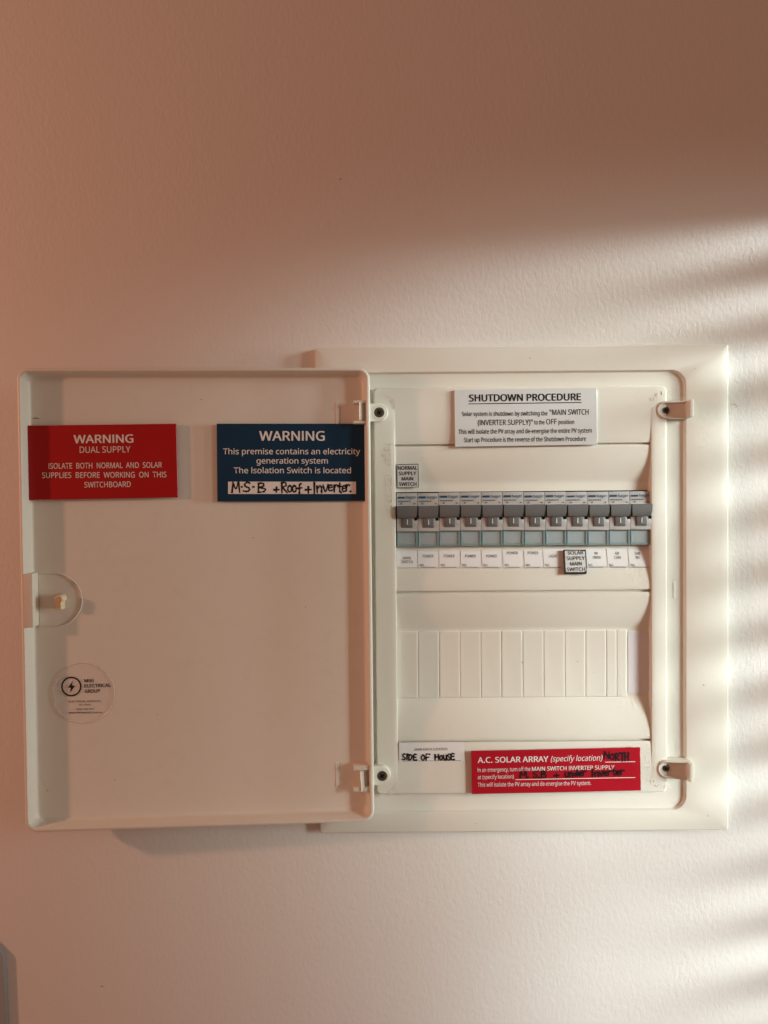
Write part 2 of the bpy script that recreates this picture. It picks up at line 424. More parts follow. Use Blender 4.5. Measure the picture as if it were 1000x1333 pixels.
rings.append((rrect(*R0, .00001), -CVD))
loft(bm, rings)
rows = sorted(set([506, 520, 531, 532, 533] + list(range(535, 1006, 4)) + [1004, 1005, 1028]))
for side in (0, 1):
    prev = None
    for py in rows:
        dd = depth(py); b = min(.0006, dd*.8); z = zr(py); s = 1 if side == 0 else -1; e = xl if side == 0 else xr
        cs = [(e-s*.004, -CVD), (e-s*b, -CVD), (e-s*b*.3, -CVD+b*.3), (e, -CVD+b), (e, -CVD+dd+.002+1e-5)]
        cur = [bm.verts.new((c[0], c[1], z)) for c in cs]
        if prev:
            for i in range(4):
                bm.faces.new((prev[i], prev[i+1], cur[i+1], cur[i]))
        prev = cur
cover = part('cover', bm, M_panel, 50)
def emboss(name, items, parent):
    """raised lettering of the cover's own plastic"""
    bm = bmesh.new()
    for s, A, B, cap, y in items:
        bm2 = bmesh.new(); put_text(bm2, s, A, B, cap, y)
        r = bmesh.ops.extrude_face_region(bm2, geom=bm2.faces[:]); 
        for v in [g for g in r['geom'] if isinstance(g, bmesh.types.BMVert)]: v.co.y += .0006
        me = bpy.data.meshes.new('tmp'); bm2.to_mesh(me); bm2.free(); bm.from_mesh(me); bpy.data.meshes.remove(me)
    return mk(name, bm, M_panel, parent, None, 30)
pl = wallp(CVD)
emboss('embossed_lettering', [('hager', pl.at(502, 577), pl.at(502.3, 606), .0062, -CVD-.0004), ('VE212PD', pl.at(502.5, 613), pl.at(503, 664), .0052, -CVD-.00035)], cover)
def arc_text(s, cx, cy, r, a0, a1, cap=.0033):
    it = []
    for i, ch in enumerate(s):
        a = R(a0 + (a1-a0)*i/max(1, len(s)-1)); px, py = cx + r*math.cos(a), cy - r*math.sin(a)
        tx, ty = math.sin(a), math.cos(a)
        it.append((ch, pl.at(px-tx*2.2, py-ty*2.2), pl.at(px+tx*2.2, py+ty*2.2), cap, -CVD-.0003))
    return it
emboss('embossed_lettering', arc_text('OPEN', 493, 537, 21, 75, 20), cover)
emboss('embossed_lettering', arc_text('OPEN', 866, 533, 19, 140, 75), cover)
emboss('embossed_lettering', arc_text('OPEN', 497, 1011, 21, -80, -25), cover)
emboss('embossed_lettering', arc_text('OPEN', 866, 1003, 19, -140, -75), cover)

def panel(name, spans):
    bm = bmesh.new()
    for y0, y1, lip0, lip1 in spans:
        n = max(2, int((y1-y0)/3)); pr = []
        if lip0: pr.append((-CVD+depth(y0)+.0050, zr(y0)))
        for k in range(n+1):
            py = y0 + (y1-y0)*k/n; off = 0
            if lip0 and k == 0: off = .0003
            if lip1 and k == n: off = .0003
            pr.append((-CVD+depth(py)+off, zr(py)))
        if lip1: pr.append((-CVD+depth(y1)+.0050, zr(y1)))
        sheet(bm, [xl+1e-5, (xl+xr)/2, xr-1e-5], pr)
    return part(name, bm, M_panel, 40)
panel('scooped_panel', [(506, 577.0, 0, 1)])
panel('scooped_panel', [(579.9, 639.2, 1, 1), (710.6, 768.6, 1, 1)])
panel('scooped_panel', [(771.9, 963.2, 1, 1)])
panel('scooped_panel', [(966.3, 1028, 1, 0)])
# backing that shows in the seams and behind the devices
for a, b in ((570, 588), (760, 780), (955, 976)):
    bm = bmesh.new(); box(bm, xl, xr, -CVD+.0048, -CVD+.0056, zr(b), zr(a)); part('seam_strip', bm, M_panel)
bm = bmesh.new(); box(bm, xl-.001, xr+.001, -.0009, -.0004, zr(713), zr(636)); part('device_backing', bm, M_hole)

# row of break-out blanks on the lower panel
fl = CVD-.0078                                  # floor height of a scoop
blx = [516.4, 544.2, 571.6, 598.6, 625.8, 652.6, 680.2, 707.6, 735, 762, 789, 802.5, 815.8]
z0, z1 = Z(907.5, fl), Z(820.5, fl)
def blank_mesh(w, h):
    bm = bmesh.new(); g = .00007; b = (g, w-g, g, h-g)
    loft(bm, [(rrect(*b, .0003, 2), 0), (rrect(*b, .0003, 2), -.0006), (rrect(*inset(b, .0002), .0003, 2), -.0008), (rrect(*inset(b, .0010), .0004, 2), -.00085),
              (rrect(*inset(b, .0030), .0005, 2), -.00070 if w > .01 else -.00085)], cap1=True)
    return bm
strip_o = bpy.data.objects.new('blanking_strip', None); COL.objects.link(strip_o); strip_o.parent = board; strip_o.matrix_local = TB
for a, b in zip(blx, blx[1:]):
    xa, xb = X(a, fl, 865), X(b, fl, 865)
    o = mk('blank', blank_mesh(xb-xa, z1-z0), M_panel, strip_o, Matrix.Translation((xa, -fl+random.uniform(-.00012, .00008), z0)) @ Matrix.Rotation(random.uniform(-.004, .004), 4, 'Z'), 40)
bm = bmesh.new(); box(bm, X(817.5, fl), X(843.5, fl), -fl-.0004, -fl+.0004, Z(901, fl, 830), Z(822, fl, 830)); mk('card_insert', bm, M_card, strip_o, None)
bm = bmesh.new()
P = [(X(844, fl, 860), Z(825, fl, 845)), (X(845, fl, 860), Z(825, fl, 845)), (X(845.2, fl, 860), Z(862, fl, 845)), (X(844.8, fl, 860), Z(899, fl, 845)), (X(843.2, fl, 860), Z(899, fl, 845)), (X(843.9, fl, 860), Z(862, fl, 845))]
loft(bm, [(P, -fl+.0005), (P, -fl-.0003)], cap1=True); mk('slot', bm, M_hole, strip_o, None)

# clips that hold the cover, each with its screw
def clip_outline(x0, x1, z0, z1, rnd, n=10, mid=None):
    r = (z1-z0)/2*.98; P = []
    zc = (z0+z1)/2
    if rnd > 0:   # round end to the right
        P = [(x0, z1), (x0, z0)] + ([(mid, z0)] if mid is not None else []) + [(x1-r + r*math.sin(math.pi*k/n), zc - r*math.cos(math.pi*k/n)) for k in range(n+1)] + ([(mid, z1)] if mid is not None else [])
    else:
        P = [(x1, z0), (x1, z1)] + [(x0+r - r*math.sin(math.pi*k/n), zc + r*math.cos(math.pi*k/n)) for k in range(n+1)]
    return P
def clip(px0, px1, py0, py1, sx, sy, rnd, hr, top=.0172, wallw=2.7, hole_open=True, tilt=0.0):
    pl = wallp(top)
    a = pl.at(px0, (py0+py1)/2); b = pl.at(px1, (py0+py1)/2)
    zc = (a[1]+b[1])/2; s = pl.scale(px0, py0); h = (py1-py0)*s; cxm = (a[0]+b[0])/2
    x0, x1, zz0, zz1 = a[0]-cxm, b[0]-cxm, -h/2, h/2; w = wallw*s
    bm = bmesh.new(); y0 = -.0072
    xm = x1-(zz1-zz0)*1.02
    O = lambda k: clip_outline(x0+k, x1-k, zz0+k, zz1-k, rnd, mid=None if hole_open else xm)
    rings = [(O(-.0003), y0), (O(0), -top+.0010), (O(.0003), -top+.0003), (O(.0010), -top), (O(w-.0004), -top), (O(w), -top+.0004)]
    c1 = pl.at(sx, sy); fx, fz = c1[0]-cxm, c1[1]-zc; hrm = hr*s
    floor = -top+.0034
    if hole_open:     # a long pocket with the screw at its round end
        rings += [(O(w+.0003), floor), (O(w+.0012), floor+.0002)]
        if rnd > 0: rings[4:] = [(clip_outline(x0+w*1.6, x1-w, zz0+w, zz1-w, rnd), y) for _, y in rings[4:]] if False else rings[4:]
        loft(bm, rings, cap1=True)
    else:             # solid arm with a round screw well
        n = len(O(0)); ang0 = []
        base = O(w)
        well = [(fx + hrm*math.cos(math.atan2(p[1]-fz, p[0]-fx)), fz + hrm*math.sin(math.atan2(p[1]-fz, p[0]-fx))) for p in base]
        rings = rings[:4] + [(O(.0022), -top+.0001)]
        V = loft(bm, rings)[-1]
        bm.faces.new((V[0], V[1], V[2], V[-1])); bm.faces.new(V[2:])
        for v in bm.verts:
            if v.co.y < -.0080: v.co.y -= .0115*max(0, (xm-v.co.x)/(xm-x0))
    if hole_open:
        for v in bm.verts:
            if v.co.y < -.0080: v.co.y += .0056*(x1-v.co.x)/(x1-x0)
        box(bm, x1-.0032, x1+.0002, -.0238, -.0095, zz0+.0001, zz1-.0001, .0007, 2)
    o = mk('cover_clip', bm, M_frame, board, TB @ Matrix.Translation((cxm, 0, zc)) @ Matrix.Rotation(tilt, 4, 'Y'), 40)
    bm = bmesh.new()
    yb = floor+.0035 if hole_open else -top-.0001
    if not hole_open:
        lathe_y(bm, [(hrm*1.28, yb+.0002), (hrm*1.22, yb-.0003), (hrm*1.04, yb-.0003), (hrm, yb-.0001)], fx, fz, 24, cap=False)
        mk('screw_well', bm, M_frame, o, None, 40); bm = bmesh.new()
        lathe_y(bm, [(hrm*1.03, yb-.00015), (hrm*.2, yb-.00012)], fx, fz, 24)
        mk('screw_recess', bm, M_brownhole, o, None, 40); bm = bmesh.new()
        yb -= .0001
    if hole_open:
        lathe_y(bm, [(hrm*1.02, yb+.0004), (hrm*1.0, yb-.0004), (hrm*.3, yb-.00035)], fx, fz, 20); mk('screw_recess', bm, M_brownhole, o, None, 40); bm = bmesh.new()
        hrm *= .78
    lathe_y(bm, [(hrm*.95, yb), (hrm*.95, yb-.0010), (hrm*.72, yb-.0013), (hrm*.68, yb-.0009), (hrm*.12, yb-.0006)] if hole_open else
                [(hrm*.74, yb), (hrm*.72, yb-.0003), (hrm*.6, yb-.0004), (hrm*.55, yb-.0001), (hrm*.05, yb-.0001)], fx, fz, 20)
    mk('screw', bm, M_screw, o, None, 40)
    bm = bmesh.new(); yb2 = yb-.0012 if hole_open else yb-.00055
    for q in (0.5, 0.5+math.pi/2):
        u, v = Vector((math.cos(q), math.sin(q)))*hrm*.5, Vector((-math.sin(q), math.cos(q)))*hrm*.12
        quad(bm, *[(fx+p.x, fz+p.y) for p in (u+v, -u+v, -u-v, u-v)], yb2-.00005*(q > 1))
    mk('screw_slot', bm, M_hole, o, None, 40)
    return o
clip(858, 899.5, 521, 544, 870, 533, -1, 5.2)
clip(859, 899.5, 992, 1016, 870, 1003.5, -1, 5.2)
clip(468, 505, 525, 548.5, 493.5, 537, 1, 6.6, hole_open=False, top=.0165)
clip(470, 508.5, 998, 1023, 497.5, 1010.5, 1, 6.6, hole_open=False, top=.0165, tilt=-.06)

# small moulded tab on the right of the cover
bm = bmesh.new(); pl = wallp(CHD); a = pl.at(876.2, 757); b = pl.at(879.4, 779)
box(bm, a[0], b[0], -CHD-.00045, -CHD+.0002, b[1], a[1], .0002, 1); part('moulded_tab', bm, M_frame)

# ------------------------------------------------------------------ door
DW, DH, DT = .2813, .3732, .0152
DM = Matrix.Translation((-.01083, -.0275, -.0806)) @ Matrix.Rotation(.05231, 4, 'Z') @ Matrix.Rotation(-.0015, 4, 'Y')
door = bpy.data.objects.new('door', None); COL.objects.link(door); door.parent = board; door.matrix_local = Matrix.Translation((-CX, 0, -CZ)) @ DM
ob = (-DW, 0, -DH/2, DH/2)
DP = .0127                                       # depth of the door's inside face behind its rim
bm = bmesh.new(); r0 = .0095; rw = .0030
rings = [(rrect(*inset(ob, .006), r0-.003), DT), (rrect(*inset(ob, .0022), r0-.0015), DT-.0006), (rrect(*inset(ob, .0006), r0-.0005), DT-.0022), (rrect(*inset(ob, .0002), r0), DT-.0045),
         (rrect(*ob, r0), .0016), (rrect(*inset(ob, .00025), r0-.0002), .0008), (rrect(*inset(ob, .0008), r0-.0005), .00025), (rrect(*inset(ob, .0015), r0-.001), 0), (rrect(*inset(ob, rw-.0006), r0-rw), 0), (rrect(*inset(ob, rw), r0-rw), .0006),
         (rrect(*inset(ob, rw+.0016), r0-rw-.0004), DP-.0032), (rrect(*inset(ob, rw+.0021), r0-rw-.0006), DP-.0014), (rrect(*inset(ob, rw+.0029), r0-rw-.0010), DP-.0004), (rrect(*inset(ob, rw+.0042), r0-rw-.002), DP)]
loft(bm, rings, cap0=True, cap1=True)
mk('door_tray', bm, M_door, door, None, 40)
dp = Plane(DM, DP)                               # the inside face of the door
def dpl(off): return Plane(DM, DP-off)
# latch plate in the rim, D-shaped moulding, lock barrel
bm = bmesh.new()
a = Plane(DM, 0).at(36, 747); b = Plane(DM, 0).at(36, 817)
box(bm, -DW+.0028, -DW+.0098, -.0009, DP-.001, b[1], a[1], .0008, 2)
mk('latch_plate', bm, M_door, door, None, 40)
bm = bmesh.new()
q = dpl(.0003); c = q.at(75, 781); s = q.scale(75, 781)
def dshape(r, x0): return [(x0, c[1]-r)] + [(c[0]-.002 + r*math.sin(math.pi*k/20), c[1] - r*math.cos(math.pi*k/20)) for k in range(21)] + [(x0, c[1]+r)]
rD = .0222; x0 = -DW+.0099
loft(bm, [(dshape(rD, x0), DP), (dshape(rD-.0001, x0), DP-.0004), (dshape(rD-.0005, x0), DP-.0006), (dshape(rD-.0010, x0), DP-.00055), (dshape(rD-.0014, x0), DP+.0002)])
mk('lock_moulding', bm, M_door, door, None, 40)
lk = bpy.data.objects.new('lock', None); COL.objects.link(lk); lk.parent = door
q2 = dpl(.0085); cf = q2.at(77, 780)
bm = bmesh.new()
rk = .0033
key = [(cf[0] + rk*math.cos(R(t)), cf[1] + rk*math.sin(R(t))) for t in range(-55, 236, 15)] + [(cf[0]-.0020, cf[1]-.0082), (cf[0]+.0020, cf[1]-.0082)]
def kin(k): return [(cf[0]+(p[0]-cf[0])*k, cf[1]-.0018+(p[1]-cf[1]+.0018)*k) for p in key]
loft(bm, [(kin(1.06), DP-.0005), (kin(1.0), DP-.0092), (kin(.9), DP-.0098)], cap1=True)
mk('lock_barrel', bm, M_knob, lk, None, 40)
bm = bmesh.new(); loft(bm, [(kin(.86), DP-.0097), (kin(.82), DP-.0100)], cap1=True); mk('lock_face', bm, M_cam, lk, None, 40)
# hinge brackets on the hinge side
for pyt, pyb in ((523, 549.5), (1000, 1028)):
    q = dpl(.010)
    for py in (pyt, pyb):
        a = q.at(460, py); bm = bmesh.new(); h = .0012 if pyt < 800 else .0019
        box(bm, a[0], -rw-.0001, DP-.0105, DP+.0005, a[1]-h, a[1]+h, .0007, 2)
        mk('hinge_bracket', bm, M_door, door, None, 40)
    a = q.at(438, pyt-2); b = q.at(440, pyb+2); bm = bmesh.new()
    box(bm, a[0]-.001, a[0]+.002, DP-.0006, DP+.0003, b[1], a[1], .0003, 1); mk('moulded_tab', bm, M_door, door, None, 40)
# little rim marks
bm = bmesh.new(); q = dpl(.0002)
P = [q.at(*p) for p in ((41, 544.8), (45, 543.8), (47, 543.0), (50, 544.2), (54, 544.6), (50, 545.6), (46, 545.4))]
bm.faces.new([bm.verts.new((p[0], DP-.0002, p[1])) for p in P]); mk('scuff_mark', bm, M_scuff, door)

def speck(plane, px, py, w, h, parent, Mx):
    x, z = plane.at(px, py); q = plane.scale(px, py); bm = bmesh.new(); P = []
    for k in range(6):
        t = 2*math.pi*k/6; g = random.uniform(.6, 1.2); P.append((x + g*w*q/2*math.cos(t), z + g*h*q/2*math.sin(t)))
    bm.faces.new([bm.verts.new((p[0], plane.c, p[1])) for p in P]); NOFIX.add('scuff_mark'); mk('scuff_mark', bm, M_scuff, parent, Mx)
for a in ((62, 1029, 3.2, 2), (330, 700, 2, 1.6), (205, 930, 2.4, 1.2), (398, 790, 1.6, 2.2), (262, 520, 2.6, 1.2), (150, 1015, 2, 1.4)): speck(dpl(.00015), *a, door, None)
for a in ((916, 892, 2.2, 3), (905, 480, 2, 1.6), (690, 466, 2.6, 1.4), (922, 1062, 2, 1.6), (620, 1072, 2.4, 1.4)): speck(wallp(FD+.0003), *a, board, TB)
for a in ((680, 862, 1.6, 4), (752, 861, 1.8, 1.8)): speck(wallp(fl+.0011), *a, board, TB)

# ------------------------------------------------------------------ signs
def sign(name, plane, corners, th, m, label, cat, bev=.0003, tilt=0.0, parent=None, layers=None):
    """a rectangular plate; plane is that of its front face; corners TL TR BR BL in photo pixels"""
    P = [Vector(plane.at(*c)) for c in corners]
    c = sum(P, Vector((0, 0)))/4; ux = ((P[1]-P[0]) + (P[2]-P[3]))/2; uz = ((P[0]-P[3]) + (P[1]-P[2]))/2
    w, h = ux.length, uz.length; ang = -math.atan2(ux.y, ux.x)
    bm = bmesh.new(); box(bm, -w/2, w/2, 0, th, -h/2, h/2, bev, 1)
    Mw = plane.M @ Matrix.Translation((c.x, plane.c, c.y)) @ Matrix.Rotation(ang, 4, 'Y')
    o = mk(name, bm, m, None, Mw, 30)
    if label: tag(o, label, cat)
    Mi = Mw.inverted() @ plane.M
    def conv(px, py):
        x, z = plane.at(px, py); v = Mi @ Vector((x, plane.c, z)); return (v.x, v.z)
    return o, conv, (w, h)
def lines(o, conv, items, m, name='lettering', scale=None):
    """items: text, left px, right px, baseline px (left, right), cap px, bold, shear"""
    for it in items:
        s, x0, x1, yb0, yb1, cap = it[:6]; bold = it[6] if len(it) > 6 else 0; shear = it[7] if len(it) > 7 else 0
        bm = bmesh.new(); A, B = conv(x0, yb0), conv(x1, yb1)
        px = math.hypot(B[0]-A[0], B[1]-A[1])/math.hypot(x1-x0, yb1-yb0)
        put_text(bm, s, A, B, cap*px, -.00012, bold, shear)
        NOFIX.add(name); mk(name, bm, m, o, None)
def rule(o, conv, x0, y0, x1, y1, w, m, name='underline', y=-.00013):
    bm = bmesh.new(); quad(bm, conv(x0, y0), conv(x1, y1), conv(x1, y1+w), conv(x0, y0+w), y); NOFIX.add(name); mk(name, bm, m, o)

# red WARNING plate on the door
o, cv, _ = sign('warning_sign', dpl(.0042), [(36, 554), (230.5, 551.5), (231, 647.5), (38, 651)], .0016, M_red,
                'red plate on the open door reading WARNING DUAL SUPPLY in white', 'sign')
lines(o, cv, [('WARNING', 96, 174, 577, 576, 10.6, .022), ('DUAL SUPPLY', 104, 170, 589.5, 588.8, 8.2, .004),
              ('ISOLATE  BOTH  NORMAL  AND  SOLAR', 63.5, 211, 610.2, 608.6, 7.2, .010), ('SUPPLIES  BEFORE  WORKING  ON  THIS', 55, 217, 622.3, 621.2, 7.2, .010),
              ('SWITCHBOARD', 110, 170.5, 634.6, 633.8, 7.2, .010)], M_inkw)
bm = bmesh.new(); a = cv(41, 550); box(bm, -.058, .058, .0016, .0042, -.026, .0255); mk('foam_pad', bm, M_black, o)
# blue WARNING plate on the door
o, cv, _ = sign('warning_sign', dpl(.0030), [(281.5, 551.5), (477, 551.5), (478, 652), (283.5, 653)], .0018, M_blue,
                'blue plate on the open door with a handwritten white strip, reading WARNING', 'sign')
lines(o, cv, [('WARNING', 337.5, 423, 573.5, 573.5, 12.2, .018), ('This premise contains an electricity', 290.5, 469, 591.3, 591.3, 7.4, .009),
              ('generation system', 334, 427, 603.5, 603.5, 7.4, .009), ('The Isolation Switch is located', 304.5, 457, 616, 616, 7.4, .009)], M_inkw)
bm = bmesh.new(); quad(bm, cv(297, 627), cv(463.5, 627), cv(463.5, 643), cv(297, 643), -.00012); NOFIX.add('writing_strip'); mk('writing_strip', bm, M_inkw, o)
bm = bmesh.new()
hand(bm, [('M', 302, 641, 11, 13), ('-', 313, 637, 5, 8), ('S', 317, 640, 10, 12), ('-', 328, 637, 6, 8), ('B', 335, 641, 12, 12), ('+', 356, 642, 8, 11),
          ('R', 366, 641, 9, 13), ('o', 374, 640, 7, 14), ('o', 380, 640, 7, 14), ('f', 387, 641, 7, 12), ('+', 397, 643, 9, 13), ('I', 405, 642, 9, 12),
          ('n', 412, 641, 8, 14), ('v', 420, 640, 8, 15), ('e', 427, 639, 7, 13), ('r', 434, 640, 7, 14), ('t', 440, 641, 6, 13), ('e', 445, 640, 6, 13), ('r', 450, 639, 6, 13), ('.', 454, 640, 6, 10)],
     .00165, -.00020, cv)
mk('handwriting', bm, M_mark, o)
# round clear sticker
q = dpl(.00025); c = q.at(109, 902.5); s = q.scale(109, 902)
stk = mk('sticker', (lambda b: (lathe_y(b, [(.0252, 0), (.0250, -.00012), (.01, -.00013), (.0004, -.00013)], 0, 0, 48), b)[1])(bmesh.new()), M_film, None, DM @ Matrix.Translation((c[0], DP-.00012, c[1])))
tag(stk, 'round clear sticker on the door with a lightning bolt in a ring', 'sticker')
def cvs(px, py): x, z = q.at(px, py); return (x-c[0], z-c[1])
bm = bmesh.new(); lathe_y(bm, [(.0253, 0), (.0252, -.0003), (.0247, -.0004), (.0244, -.0002)], 0, 0, 48, cap=False); mk('sticker_rim_glint', bm, M_filmedge, stk)
bm = bmesh.new()
cc = cvs(93, 893.7); n = 36; ra, rb = 13.2*s, 11.2*s
NOFIX.update(('ring', 'bolt', 'sticker'))
A = [(cc[0]+ra*math.cos(2*math.pi*k/n), cc[1]+ra*math.sin(2*math.pi*k/n)) for k in range(n)]; B = [(cc[0]+rb*math.cos(2*math.pi*k/n), cc[1]+rb*math.sin(2*math.pi*k/n)) for k in range(n)]
for k in range(n): quad(bm, A[k], A[(k+1) % n], B[(k+1) % n], B[k], -.0003)
mk('ring', bm, M_inkk, stk)
bm = bmesh.new()
for tri in (((95.2, 886), (88.6, 895.2), (93.2, 895.2)), ((92.6, 892.4), (97.8, 892.4), (91.2, 902))):
    bm.faces.new([bm.verts.new((cvs(*p)[0], -.0003-.00002*(tri[0][0] < 94), cvs(*p)[1])) for p in tri])
mk('bolt', bm, M_inkk, stk)
lines(stk, cvs, [('MIKI', 110, 122, 888.2, 888, 4.2, .02), ('ELECTRICAL', 110, 144.5, 894.9, 894, 4.4, .02), ('GROUP', 110.5, 130.5, 902, 901.3, 4.4, .02),
                 ('ELECTRICAL SERVICES', 89.5, 131.5, 914.3, 913.8, 2.4), ('REC 35068', 103, 118, 918.4, 918.1, 2.0), ('0482 568 607', 99.5, 122.5, 924.2, 923.8, 2.2), ('www.mikielectrical.com.au', 89.5, 133, 928.7, 928.2, 2.3, .01)], M_inkk)
for ch in stk.children:
    if ch.name.startswith('lettering'): ch.location.y = -.0002

# SHUTDOWN PROCEDURE plate
o, cv, _ = sign('instruction_sign', wallp(CVD+.0022), [(591.5, 507.5), (777, 504.8), (777.8, 578.6), (592.3, 582)], .0021, M_white,
                'white plate at the top of the board reading SHUTDOWN PROCEDURE in black', 'sign')
lines(o, cv, [('SHUTDOWN PROCEDURE', 610.5, 756.5, 522.6, 521, 8.8, .032), ('Solar system is shutdown by switching the', 601.5, 713, 541.7, 540.7, 5.6, .014), ('"MAIN SWITCH', 715.5, 766.5, 540.2, 539.6, 6.9, .014),
              ('(INVERTER SUPPLY)"', 622, 693.5, 553.6, 553, 6.9, .014), ('to the', 695.5, 709, 552.6, 552.4, 5.6, .014), ('OFF', 711, 725, 552.4, 552.2, 6.9, .014), ('position', 727, 747.5, 552.2, 552, 5.6, .014),
              ('This will isolate the PV array and de-energise the entire PV system', 597, 770.5, 565, 563.2, 5.8, .014), ('Start up Procedure is the reverse of the Shutdown Procedure', 604, 763, 575.6, 574, 5.8, .014)], M_inkk)
rule(o, cv, 610, 525.2, 757, 523.4, 1.1, M_inkk)

def tilted(py0, py1, pxc, extra):
    """plane of a plate that rests on the scoop between photo rows py0 and py1"""
    d0, d1 = CVD-depth(py0), CVD-depth(py1); za, zb = zr(py0), zr(py1)
    a = math.atan2(d0-d1, za-zb); xc = X(pxc, (d0+d1)/2)
    return Plane(Matrix.Translation((xc, -(d0+d1)/2, (za+zb)/2)) @ Matrix.Rotation(a, 4, 'X'), -extra)
o, cv, _ = sign('switch_sign', tilted(604, 634, 530, .0030), [(516.8, 604.5), (545, 603.8), (545, 634.3), (516.8, 635.2)], .0016, M_white,
                'small white plate reading NORMAL SUPPLY MAIN SWITCH above the row of breakers', 'sign')
o2 = o; lines(o, cv, [('NORMAL', 518, 543.3, 611.5, 611.2, 4.7, .02), ('SUPPLY', 519.2, 542, 618.6, 618.3, 4.7, .02), ('MAIN', 523, 538, 625.5, 625.3, 4.7, .02), ('SWITCH', 519.2, 542.3, 632.5, 632.3, 4.7, .02)], M_inkk)
def border(o, w, h, t, m=M_black, y=-.00008):
    bm = bmesh.new(); A = rrect(-w/2, w/2, -h/2, h/2, .0002, 1); B = rrect(-w/2+t, w/2-t, -h/2+t, h/2-t, .0002, 1)
    loft(bm, [(A, .0003), (A, y), (B, y)]); mk('edge', bm, m, o, None, 30)
border(o, *_, .00042)
o, cv, _ = sign('switch_sign', tilted(717, 745, 749, .0042), [(735.2, 716.3), (763, 716), (763.3, 745.4), (735.4, 745.2)], .0036, M_white,
                'small white plate with black edges reading SOLAR SUPPLY MAIN SWITCH below the breakers', 'sign')
lines(o, cv, [('SOLAR', 739, 759.8, 722, 721.6, 4.7, .02), ('SUPPLY', 737.6, 761.6, 729.2, 728.8, 4.7, .02), ('MAIN', 742.2, 757.5, 736.3, 736, 4.7, .02), ('SWITCH', 738, 762, 743.6, 743.2, 4.7, .02)], M_inkk)
w, h = _; border(o, w, h, .00045)
bm = bmesh.new(); box(bm, -w/2-.0003, w/2+.0001, .0006, .0037, -h/2-.0009, h/2+.0005, .0003, 1); mk('foam_pad', bm, M_black, o)
bm = bmesh.new()
for sx, sz in ((1, 1), (1, -1), (-1, 1)):
    P = [(sx*w/2, sz*h/2), (sx*(w/2-.0028*(1.3 if sx > 0 else .6)), sz*h/2), (sx*w/2, sz*(h/2-.0014))]
    bm.faces.new([bm.verts.new((p[0], -.00014, p[1])) for p in P])
NOFIX.add('chipped_corner'); mk('chipped_corner', bm, M_black, o)

# red A.C. SOLAR ARRAY plate
o, cv, _ = sign('solar_sign', wallp(CVD+.0036), [(613.8, 978), (834, 973.2), (834.3, 1029.2), (614.5, 1034)], .0016, M_red2,
                'wide crimson plate at the foot of the board reading A.C. SOLAR ARRAY', 'sign')
bm = bmesh.new(); box(bm, -.066, .066, .0016, .0036, -.0155, .0155); mk('foam_pad', bm, M_black, o)
lines(o, cv, [('A.C. SOLAR ARRAY', 622, 714, 993, 991.4, 7.2, .018), ('(specify location)', 717, 784.5, 991.2, 989.8, 7.0, .006, .25), ('In an emergency, turn off the', 622, 690.5, 1005, 1003.4, 5.2, .006), ('MAIN SWITCH INVERTER SUPPLY', 692.5, 800, 1003.4, 1001.2, 5.2, .015),
              ('at (specify location)', 622, 669, 1014.2, 1013, 5.0, .004), ('This will isolate the PV array and de-energise the PV system.', 622, 769.5, 1024.2, 1021.6, 5.2, .006)], M_inkw)
rule(o, cv, 788, 991.6, 827, 991, .9, M_inkw); rule(o, cv, 671, 1014.4, 827, 1011.6, .9, M_inkw)
bm = bmesh.new()
hand(bm, [('N', 786, 987.5, 8, 9), ('O', 794, 988.5, 6, 7), ('R', 800.5, 990, 7, 9), ('T', 807, 991, 6, 11), ('H', 813, 990.5, 6, 11),
          ('M', 677, 1012, 9, 8), ('.', 686, 1012, 4, 6), ('S', 694, 1012, 6, 8), ('.', 700, 1012, 4, 6), ('B', 704, 1012, 8, 8), ('+', 721, 1013, 8, 8),
          ('u', 735, 1011, 6, 9), ('n', 741, 1011, 5.5, 9), ('d', 747, 1010, 5.5, 8), ('e', 753, 1010, 5.5, 9), ('r', 758, 1009, 6, 9),
          ('I', 769, 1010, 5, 8), ('n', 774, 1010.5, 6, 9), ('v', 780, 1010, 6, 10), ('e', 786, 1009.5, 6, 9), ('r', 791, 1009, 5, 9), ('t', 797, 1008.5, 5, 9), ('e', 802, 1008.5, 5, 9), ('r', 807.5, 1008, 6, 9)],
     .00155, -.0003, cv)
mk('handwriting', bm, M_mark, o)

# earth location paper label
o, cv, _ = sign('earth_label', wallp(CVD+.0003), [(519.5, 967), (604.5, 966), (604.8, 991.5), (520, 992)], .00025, M_paper,
                'white paper label with handwriting about the main earth location, lower left of the board', 'label', bev=.00005)
lines(o, cv, [('MAIN EARTH LOCATION', 540, 582.5, 977.2, 976.6, 3.3, .004)], M_inkg)
rule(o, cv, 524, 990.4, 600, 989.6, .6, M_inkg)
bm = bmesh.new()
hand(bm, [('S', 523.5, 989, 5, 8), ('I', 528.5, 988.5, 3, 6.5), ('D', 532, 989, 5, 7), ('E', 538, 989.5, 5.5, 7.5), ('O', 548, 989.5, 5.5, 7), ('F', 554, 990, 6, 8), ('H', 566, 989, 6, 7), ('o', 572, 989, 5, 10), ('u', 577, 989, 5, 10), ('S', 582.5, 989, 4.5, 7.5), ('E', 587, 988.5, 5.5, 7.5)],
     .00145, -.00030, cv)
mk('handwriting', bm, M_mark, o)

